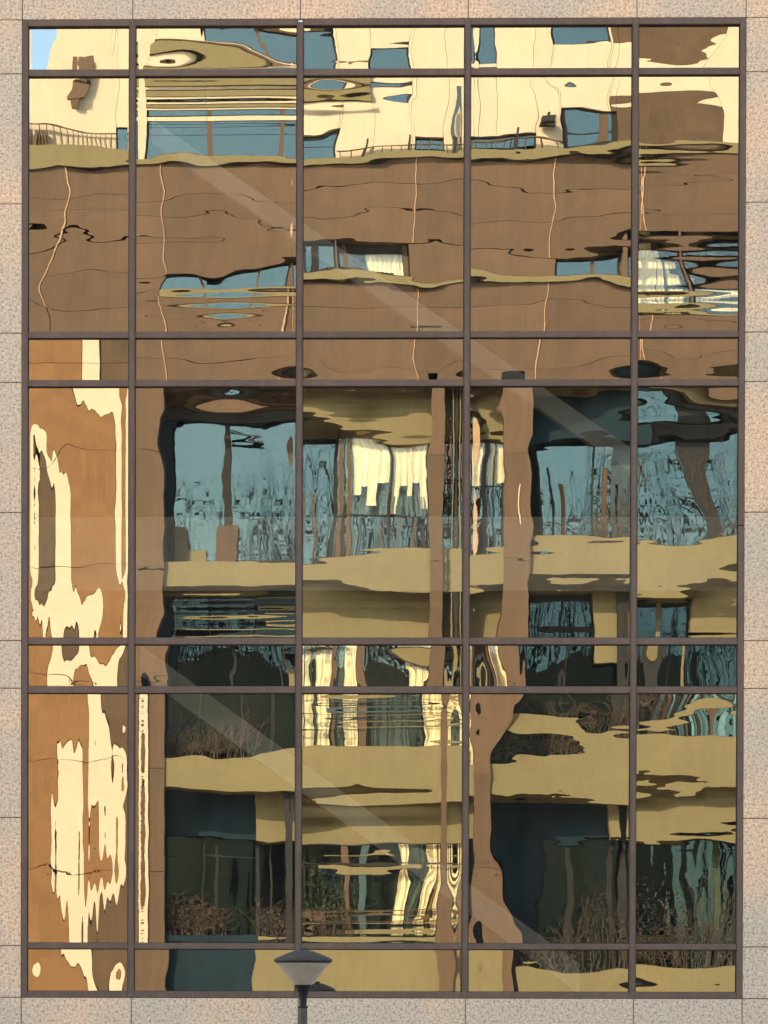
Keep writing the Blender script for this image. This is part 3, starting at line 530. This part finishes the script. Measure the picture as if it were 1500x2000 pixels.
# brown cladding zone with a strip of small windows
VJ = [-170, 110, 320, 565, 810, 1062, 1265, 1500, 1900]
ROWS = [(313.5, 362), (362, 418), (418, 474), (474, 535), (548, 600), (600, 641), (641, 700), (700, 760)]
OPN = [(322, 563, 'w'), (592, 660, 'w'), (664, 802, 'w'), (1075, 1220, 'w'), (1243, 1335, 'w'), (1340, 1500, 'w')]
for a, b2 in zip(VJ, VJ[1:]):
    for c, d in ROWS:
        if c == 474: continue
        mt = 'warm_lit_cladding' if (b2 <= 110 and c >= 641) else BR
        if a == -170:
            B('cladding_panel', a+1, c+.5, 40, d-.5, 'dark_brown_cladding', 0, .25); a2 = 42
        else: a2 = a+.8
        if a == 110 and c >= 600:
            if c == 600: B('cladding_panel', a2, c+.5, b2-.8, d-.5, BR, 0, .25)
            continue
        if b2 <= 110 and c >= 600 and c > 600: continue
        B('cladding_panel', a2, (549.5 if c == 548 else c+.5), b2-.8, d-.5, mt, 0, .25) if not (c == 548 and b2 <= 320) else None
B('cladding_panel', 111, 535.8, 321, 599.5, BR, 0, .25); B('cladding_panel', 42, 475, 109, 599.5, BR, 0, .25); B('cladding_panel', 111, 475, 321, 535, BR, 0, .25)
for a, b2 in [(563, 592), (660, 664), (802, 1075), (1220, 1243), (1335, 1340), (1500, 1900)]: B('cladding_panel', a+.5, 474.8, b2-.5, 535, BR, 0, .25)
B('backing', -170, 312, 1900, 473, 'dark_reveal', -.26, .2); B('backing', -170, 549, 1900, 760, 'dark_reveal', -.26, .2)
for u in VJ[1:-1]:
    B('joint_cover', u-.8, 314, u+.8, 473, 'pink_sealant', .03, .05)
    if u == 110: B('joint_cover', u-.8, 473.5, u+.8, 599, 'pink_sealant', .03, .05)
    if u not in (110,): B('joint_cover', u-.8, 549, u+.8, 759, 'pink_sealant', .03, .05)
window(322, 474, 563, 536, -.35, 'blue_window_glass', [(398, 404, BR), (500, 504, BR)], fw=2)
window(592, 474, 660, 536, -.35, 'blue_window_glass', [(610, 625)])
window(664, 474, 802, 536, -.35, 'clear_window_glass', [(676, 684, BR), (788, 801, BR)])
window(1075, 474, 1220, 536, -.35, 'blue_window_glass', [(1161, 1170, BR)])
window(1243, 474, 1335, 536, -.35, 'clear_window_glass', []); window(1340, 474, 1500, 536, -.35, 'clear_window_glass')
B('blind', 1274, 476, 1289, 536, 'blue_grey_panel', -.5, .02); B('blind', 1321, 476, 1335, 536, 'blue_grey_panel', -.5, .02); B('blind', 1345, 486, 1400, 499, 'blue_grey_panel', -.5, .02); B('blind', 1243, 474, 1335, 480, 'dark_reveal', -.32, .02)
B('blind', 664, 478, 800, 496, 'dark_reveal', -.31, .02)
def curtain_or_reflection(u0, v0, u1, v1, front, mat='cream_curtain_or_reflection', pitch=9.0, depth=.03, name='curtain_or_reflection'):
    x0, z1 = P(u0, v0, front); x1, z0 = P(u1, v1, front)
    nseg = max(8, int((u1-u0)/pitch*6)); rnd = random.Random(int(u0*7+v0)); bm = bmesh.new(); prev = None; ph = 0
    for i in range(nseg+1):
        t = i/nseg; ph += 2*math.pi/6*rnd.uniform(.6, 1.5); y = depth*math.sin(ph)*rnd.uniform(.2, 1.0)
        a = bm.verts.new((t*(x1-x0), y, z1-z0)); b3 = bm.verts.new((t*(x1-x0)+rnd.uniform(-.02, .02), y*1.2, 0))
        if prev: bm.faces.new((prev[0], a, b3, prev[1]))
        prev = (a, b3)
    me = bpy.data.meshes.new(name); bm.to_mesh(me); bm.free()
    for p in me.polygons: p.use_smooth = True
    o = link(name, me, mat, ob); o.location = (x0, front, z0); return o
curtain_or_reflection(720, 482, 786, 536, -.45); curtain_or_reflection(640, 476, 660, 536, -.45); curtain_or_reflection(596, 476, 606, 536, -.45)
curtain_or_reflection(1080, 476, 1218, 490, -.45); curtain_or_reflection(330, 476, 390, 536, -.45, 'blue_grey_panel'); curtain_or_reflection(1345, 500, 1500, 520, -.45); curtain_or_reflection(1247, 478, 1272, 536, -.45); curtain_or_reflection(1290, 500, 1320, 536, -.45)
curtain_or_reflection(1274, 490, 1285, 536, -.45)
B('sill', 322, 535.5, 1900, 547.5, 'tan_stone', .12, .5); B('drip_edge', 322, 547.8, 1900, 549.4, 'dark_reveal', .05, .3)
# tall wall on the left with a cream strip
for c, d in ((641, 706), (706, 880), (880, 1100), (1100, 1330), (1330, 1480), (1480, 1700), (1700, 1990)):
    B('cladding_panel', -260, c+.5, 158, d-.5, 'warm_lit_cladding', 0, .25)
    B('cream_strip', 159.5, c+.4, 189, d-.4, 'cream_stone', .05, .3)
    B('cladding_panel', 190.5, c+.5, 256, d-.5, 'dark_brown_cladding', 0, .25)
    B('cladding_panel', 262, c+.5, 321, d-.5, BR, 0, 1.3) if c > 700 else B('cladding_panel', 262, c+.5, 321, d-.5, BR, 0, .25)
    if c > 700:
        B('cladding_panel', 985.5, c+.5, 1040, d-.5, BR, .0, 1.3)
        B('cladding_panel', 838, c+.5, 868, d-.5, BR, .0, 1.3)
B('glint_strip', 256.3, 700, 261.7, 1950, 'cream_stone', .06, .2); B('backing', -260, 641, 262, 1990, 'dark_reveal', -.26, .2)  # the cream strip is a glint on the pillar edge, put in as colour
for u, m_ in ((880, 'tan_stone'), (893, 'dark_reveal'), (912, 'dark_brown_cladding'), (926, 'pink_sealant')): B('thin_post', u, 760, u+6, 1945, m_, -.2, .2)
B('glint_trim', 1014, 948, 1016.5, 1035, 'cream_stone', .04, .03)  # cream sliver painted as a glint on the pillar face
# recessed floors
BAYS = [(321, 838), (868, 985.5), (1040, 2000)]
RW = -1.5
for i, (a, b2) in enumerate(BAYS):
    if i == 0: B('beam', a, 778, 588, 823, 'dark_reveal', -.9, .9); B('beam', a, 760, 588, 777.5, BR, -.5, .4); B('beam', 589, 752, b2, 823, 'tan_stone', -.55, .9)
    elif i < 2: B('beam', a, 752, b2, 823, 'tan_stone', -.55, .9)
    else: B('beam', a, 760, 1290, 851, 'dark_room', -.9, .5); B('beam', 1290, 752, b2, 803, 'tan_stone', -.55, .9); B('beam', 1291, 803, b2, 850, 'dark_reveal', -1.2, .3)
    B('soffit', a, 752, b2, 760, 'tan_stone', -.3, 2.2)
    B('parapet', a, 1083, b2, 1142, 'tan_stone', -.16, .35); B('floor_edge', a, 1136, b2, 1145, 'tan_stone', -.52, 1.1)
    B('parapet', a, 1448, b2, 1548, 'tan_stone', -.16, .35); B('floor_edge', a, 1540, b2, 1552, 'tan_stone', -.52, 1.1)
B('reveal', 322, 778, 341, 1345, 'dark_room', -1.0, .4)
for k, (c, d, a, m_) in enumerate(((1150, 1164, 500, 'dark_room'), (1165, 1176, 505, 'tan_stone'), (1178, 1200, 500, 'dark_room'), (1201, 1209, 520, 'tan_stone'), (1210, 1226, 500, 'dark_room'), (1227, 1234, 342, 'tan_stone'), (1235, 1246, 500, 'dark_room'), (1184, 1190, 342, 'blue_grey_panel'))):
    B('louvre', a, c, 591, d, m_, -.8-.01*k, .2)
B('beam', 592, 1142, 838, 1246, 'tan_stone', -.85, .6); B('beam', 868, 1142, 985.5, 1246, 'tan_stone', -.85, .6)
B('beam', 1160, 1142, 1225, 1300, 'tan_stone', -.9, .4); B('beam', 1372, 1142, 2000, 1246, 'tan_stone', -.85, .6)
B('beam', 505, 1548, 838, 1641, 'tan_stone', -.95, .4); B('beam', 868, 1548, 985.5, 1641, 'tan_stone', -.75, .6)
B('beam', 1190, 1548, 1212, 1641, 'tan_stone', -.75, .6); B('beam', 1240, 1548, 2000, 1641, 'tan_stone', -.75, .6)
B('column', 560, 1548, 567, 1830, 'dark_reveal', -.4, .3); B('column', 1213, 1548, 1234, 1830, 'dark_reveal', -.9, .3); B('column', 1206, 1142, 1216, 1345, 'dark_reveal', -.6, .3)
# level A windows
window(330, 823, 655, 1084, RW, 'blue_window_glass', [(436, 452), (566, 572, BR)], [], 'dark_reveal', fw=6)
window(655, 823, 838, 1004, RW+.6, 'clear_window_glass', [(660, 668, BR), (677, 684, BR), (760, 763)], [], 'dark_reveal', fw=2)
window(655, 1004, 838, 1084, RW+.6, 'blue_window_glass', [(660, 668, BR), (677, 684, BR), (760, 763)], [], 'dark_reveal', fw=2)
window(868, 823, 985, 945, RW+.6, 'clear_window_glass', [(905, 909), (940, 948, BR), (960, 963)], [], 'dark_reveal', fw=2)
window(868, 945, 985, 1084, RW+.6, 'blue_window_glass', [(905, 909), (940, 948, BR), (960, 963)], [], 'dark_reveal', fw=2)
window(1055, 850, 1240, 1084, RW, 'blue_window_glass', [(1160, 1164), (1198, 1230, 'blue_grey_panel')], [], 'dark_reveal')
window(1240, 823, 2000, 1084, RW, 'blue_window_glass', [(1366, 1392)], [], 'dark_reveal')
B('window_lining', 656, 829, 838, 1003, 'blue_grey_panel', RW+.3, .02)
for k, u in enumerate((690, 704, 718, 735, 765, 780, 796, 806, 822)):
    curtain_or_reflection(u, 829, u+(14, 14, 17, 23, 15, 16, 10, 16, 12)[k], (962, 948, 985, 940, 1000, 955, 975, 944, 990)[k], RW+.5-.004*(k % 2), depth=.015, pitch=14)
B('window_lining', 672, 829, 676, 1003, 'teal_drape', RW+.52, .01); curtain_or_reflection(912, 829, 938, 1000, RW+.5, depth=.03); curtain_or_reflection(950, 829, 982, 940, RW+.5, depth=.02)
curtain_or_reflection(700, 1000, 740, 1083, RW+.5, 'blue_grey_panel', depth=.04); curtain_or_reflection(770, 975, 830, 1083, RW+.5, 'blue_grey_panel', depth=.04)  # blue-grey folds stand in for the treeline reflected in the glass
B('planter', 330, 1026, 366, 1083, 'dark_brown_cladding', -1.0, .3); B('planter', 424, 1024, 464, 1083, 'dark_brown_cladding', -1.0, .3); B('high_rail', 452, 862, 520, 866, 'dark_reveal', -1.25, .05)
B('side_board', 366, 1066, 405, 1083, 'tan_stone', -1.0, .3)
# between floors
window(322, 1146, 500, 1345, RW, 'navy_window_glass', [(410, 414)], [1200]); window(500, 1246, 592, 1345, RW, 'navy_window_glass', [(540, 552, 'tan_stone')])
window(592, 1246, 838, 1450, RW+.6, 'clear_window_glass', [(648, 654, BR), (702, 716, BR)]); window(868, 1246, 985, 1450, RW+.6, 'clear_window_glass', [(900, 930, BR)])
window(322, 1345, 592, 1450, RW, 'blue_window_glass', [(395, 398), (470, 473), (520, 528)])
window(1040, 1146, 1240, 1345, RW, 'navy_window_glass', [(1100, 1104)], [1226]); window(1240, 1146, 2000, 1345, RW, 'navy_window_glass', [(1290, 1300, 'tan_stone')], [1226])
window(1040, 1345, 2000, 1450, RW, 'teal_window_glass', [(1130, 1134), (1195, 1228), (1300, 1306)])
curtain_or_reflection(596, 1250, 612, 1448, RW+.5); curtain_or_reflection(613, 1250, 618, 1448, RW+.5, 'blue_grey_panel'); curtain_or_reflection(619, 1250, 645, 1448, RW+.5); curtain_or_reflection(656, 1250, 672, 1448, RW+.5, 'blue_grey_panel'); curtain_or_reflection(673, 1250, 700, 1448, RW+.5); curtain_or_reflection(795, 1250, 836, 1448, RW+.5); curtain_or_reflection(935, 1250, 980, 1448, RW+.5)  # cream folds stand in for bright reflections in these windows
curtain_or_reflection(730, 1352, 790, 1448, RW+.5, 'blue_grey_panel')
# lower floor
window(322, 1552, 505, 1830, RW, 'teal_window_glass', [(395, 398), (418, 424)], [1640, 1672]); window(505, 1640, 590, 1830, RW, 'navy_window_glass', [(530, 534)])
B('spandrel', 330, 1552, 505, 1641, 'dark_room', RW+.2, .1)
window(590, 1640, 838, 1830, RW+.6, 'clear_window_glass', [(676, 684, BR), (704, 716, 'blue_grey_panel')]); window(868, 1640, 985, 1830, RW, 'navy_window_glass')
window(1040, 1552, 1240, 1882, RW, 'teal_window_glass', [(1066, 1068), (1110, 1122), (1190, 1200)], [1640]); window(1240, 1640, 2000, 1882, RW, 'navy_window_glass', [(1396, 1408, 'hedge_leaf')])
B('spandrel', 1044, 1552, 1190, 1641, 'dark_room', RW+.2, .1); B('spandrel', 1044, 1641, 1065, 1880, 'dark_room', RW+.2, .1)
curtain_or_reflection(766, 1645, 784, 1822, RW+.5); curtain_or_reflection(786, 1645, 800, 1822, RW+.5, 'blue_grey_panel'); curtain_or_reflection(801, 1645, 815, 1822, RW+.5); curtain_or_reflection(817, 1645, 823, 1822, RW+.5, 'tan_stone'); curtain_or_reflection(824, 1645, 834, 1822, RW+.5)  # cream folds here also imitate bright reflections in the glass
B('plinth', 505, 1830, 985, 1945, 'tan_stone', -.16, .5); B('plinth', 321, 1826, 505, 1990, 'dark_room', -.3, .4); B('plinth', 1055, 1882, 2000, 1950, 'tan_stone', -.16, .5); B('plinth', 1040, 1882, 1054, 1950, 'dark_reveal', -.3, .3)
B('plinth', 505, 1945, 2000, 2116, 'dark_reveal', -.3, .5); B('plinth', -260, 1990, 505, 2116, 'dark_brown_cladding', -.3, .4)
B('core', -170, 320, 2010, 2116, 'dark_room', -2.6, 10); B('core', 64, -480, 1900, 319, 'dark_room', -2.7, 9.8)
B('roof_edge', 60, -510, 1900, -500, 'tan_stone', -.4, 10)
# planting on the terraces
def twigs(name, label, u0, v0, u1, v1, front, seed, n, mat='twig', leaves=0):
    rnd = random.Random(seed); x0, zt = P(u0, v0, front); x1, zb = P(u1, v1, front)
    bm = bmesh.new(); H = zt-zb; Wd = x1-x0
    def tube(p, q, r):
        d = (q-p); a = d.orthogonal().normalized()*r; b3 = d.normalized().cross(a)
        v1_ = [bm.verts.new(p+a*math.cos(t)+b3*math.sin(t)) for t in (0, 2.09, 4.19)]; v2 = [bm.verts.new(q+.5*(a*math.cos(t)+b3*math.sin(t))) for t in (0, 2.09, 4.19)]
        for i in range(3): bm.faces.new((v1_[i], v1_[(i+1) % 3], v2[(i+1) % 3], v2[i]))
    for _ in range(n):
        x = rnd.uniform(0, Wd); p = Vector((x, rnd.uniform(-.3, .3), 0)); hgt = H*rnd.uniform(.45, 1.0)*(.7+.3*math.sin(x*1.7+seed)); d = Vector((rnd.gauss(0, .25), rnd.gauss(0, .12), 1)).normalized()
        for s in range(4):
            q = p+d*hgt/4; tube(p, q, .012*(1-.18*s)); 
            for _k in range(2): tube(q, q+Vector((rnd.gauss(0, .25), rnd.gauss(0, .1), rnd.uniform(.05, .35))), .006)
            p = q; d = (d+Vector((rnd.gauss(0, .25), rnd.gauss(0, .1), 0))).normalized()
    for _ in range(leaves):
        x = rnd.uniform(0, Wd); c = Vector((x, rnd.uniform(-.35, .35), rnd.uniform(0, H*(.55+.4*math.sin(x*1.3+seed)**2)))); a = Vector((rnd.gauss(0, 1), rnd.gauss(0, 1), rnd.gauss(0, 1))).normalized()*.05; b3 = a.orthogonal().normalized()*.03
        bm.faces.new([bm.verts.new(c+t) for t in (-a, b3, a, -b3)])
    me = bpy.data.meshes.new(name); bm.to_mesh(me); bm.free()
    o = link(name, me, mat); o.location = (x0, -L+front, zb); o['label'] = label; o['category'] = 'shrubs'; o['kind'] = 'stuff'; return o
twigs('bare_shrubs', 'bare brown shrubs mirrored low in the second column of panes', 325, 1738, 440, 1826, -.8, 1, 50, leaves=500)
twigs('bare_shrubs', 'twiggy hedge mirrored beside the lamp', 505, 1752, 690, 1830, -.8, 2, 50, leaves=500)
twigs('bare_shrubs', 'pale bare shrubs mirrored in the fourth column of panes', 1000, 1700, 1235, 1882, -.8, 3, 60)
twigs('bare_shrubs', 'tangled bare shrubs mirrored at bottom right', 1240, 1700, 1500, 1882, -.8, 4, 90, leaves=300)
twigs('leafy_shrubs', 'dark green foliage mirrored at the lower middle', 592, 1650, 690, 1830, -1.15, 5, 20, 'hedge_leaf', 900)
twigs('bare_shrubs', 'bare trees on the upper terrace mirrored at right', 1165, 880, 1235, 1083, -1.1, 6, 30); twigs('bare_shrubs', 'thin bare tree on the upper terrace mirrored at far right', 1385, 860, 1500, 1083, -1.1, 7, 30)
twigs('bare_shrubs', 'bare shrubs on the middle terrace mirrored at right', 985, 1350, 1300, 1448, -1.0, 8, 80); twigs('bare_shrubs', 'bare shrubs on the middle terrace mirrored at left', 325, 1375, 500, 1448, -1.0, 9, 50)
# trees behind the granite building (they show in the windows of the building opposite)
def tree(x, y, h, seed):
    rnd = random.Random(seed); t = thing('bare_tree', 'bare winter tree %s behind the granite building' % ['tall', 'broad', 'slim', 'leaning', 'forked', 'twiggy', 'old', 'young', 'crooked', 'dense', 'sparse', 'rounded'][seed % 12], 'tree', (x, y, 0), 'trees behind the granite building')
    parts = {'trunk': bmesh.new(), 'crown': bmesh.new()}
    def tube(bm, p, q, r0, r1):
        d = (q-p); a = d.orthogonal().normalized(); b3 = d.normalized().cross(a); k_ = 6 if r0 > .05 else 3; A1, B1 = [], []
        for i in range(k_):
            t_ = 2*math.pi*i/k_; o = a*math.cos(t_)+b3*math.sin(t_); A1.append(bm.verts.new(p+o*r0)); B1.append(bm.verts.new(q+o*r1))
        for i in range(k_): bm.faces.new((A1[i], A1[(i+1) % k_], B1[(i+1) % k_], B1[i]))
    def grow(p, d, ln, r, lev):
        q = p+d*ln; tube(parts['trunk' if lev < 1 else 'crown'], p, q, r, r*.68)
        if lev >= 8: return
        for _ in range(2 if lev else 3):
            nd = (d+Vector((rnd.gauss(0, .42), rnd.gauss(0, .42), rnd.gauss(.08, .2)))).normalized(); grow(q, nd, ln*rnd.uniform(.66, .9), r*.66, lev+1)
    grow(Vector((0, 0, 0)), Vector((rnd.gauss(0, .04), rnd.gauss(0, .04), 1)).normalized(), h*.26, h*.016, 0)
    for nm, bm in parts.items():
        me = bpy.data.meshes.new(nm); bm.to_mesh(me); bm.free(); link(nm, me, 'bark', t)
for i in range(12): tree(-36+i*6+random.uniform(-1, 1), 20+random.uniform(0, 8), random.uniform(30, 35), 40+i)

for a, b2, c, d in ((430, 500, 1646, 1826), (1068, 1108, 1646, 1880), (1124, 1188, 1646, 1880), (1246, 1262, 1250, 1345), (330, 372, 1350, 1446), (1256, 1300, 1350, 1446), (1420, 1436, 1650, 1880)):
    curtain_or_reflection(a, c, b2, d, RW-.1, 'teal_drape', pitch=16, depth=.05)

for k, u in enumerate((336, 352, 371, 388, 470, 489, 505, 531, 549)):
    B('blind_slat', u, 1352 + (k % 3)*9, u+5+(k % 2)*4, 1446, ('blue_grey_panel', 'teal_drape', 'dark_reveal')[k % 3], RW-.06, .02)
for k, u in enumerate((612, 668, 681, 744, 758, 776, 807, 822)):
    B('blind_slat', u, 960 + (k % 4)*22, u+4+(k % 3)*3, 1082, ('dark_brown_cladding', 'dark_reveal', 'blue_grey_panel')[k % 3], RW+.62, .02)
for k, u in enumerate((1075, 1092, 1170, 1182, 1205, 1222)):
    B('blind_slat', u, 905 + (k % 3)*40, u+4+(k % 2)*5, 1082, ('dark_reveal', 'dark_brown_cladding')[k % 2], RW+.05, .02)
for k in range(16):
    u = 1250+k*14.5; B('blind_slat', u, 1352+(k*37 % 30), u+5+(k % 3)*2, 1446, ('dark_reveal', 'blue_grey_panel', 'dark_brown_cladding', 'teal_drape')[k % 4], RW+.05, .02)

for k, (a, b2, c, d, m_) in enumerate(((592, 836, 1353, 1359, 'tan_stone'), (640, 790, 1371, 1378, 'blue_grey_panel'), (592, 836, 1388, 1392, 'dark_reveal'), (660, 836, 1405, 1410, 'tan_stone'), (592, 720, 1424, 1428, 'dark_reveal'),
                               (640, 760, 1668, 1672, 'tan_stone'), (600, 836, 1684, 1688, 'dark_reveal'), (625, 790, 1690, 1698, 'tan_stone'), (590, 836, 1783, 1789, 'dark_brown_cladding'), (590, 836, 1803, 1811, 'tan_stone'))):
    B('cross_rail', a, c, b2, d, m_, RW+.68+.012*(k % 2), .02)
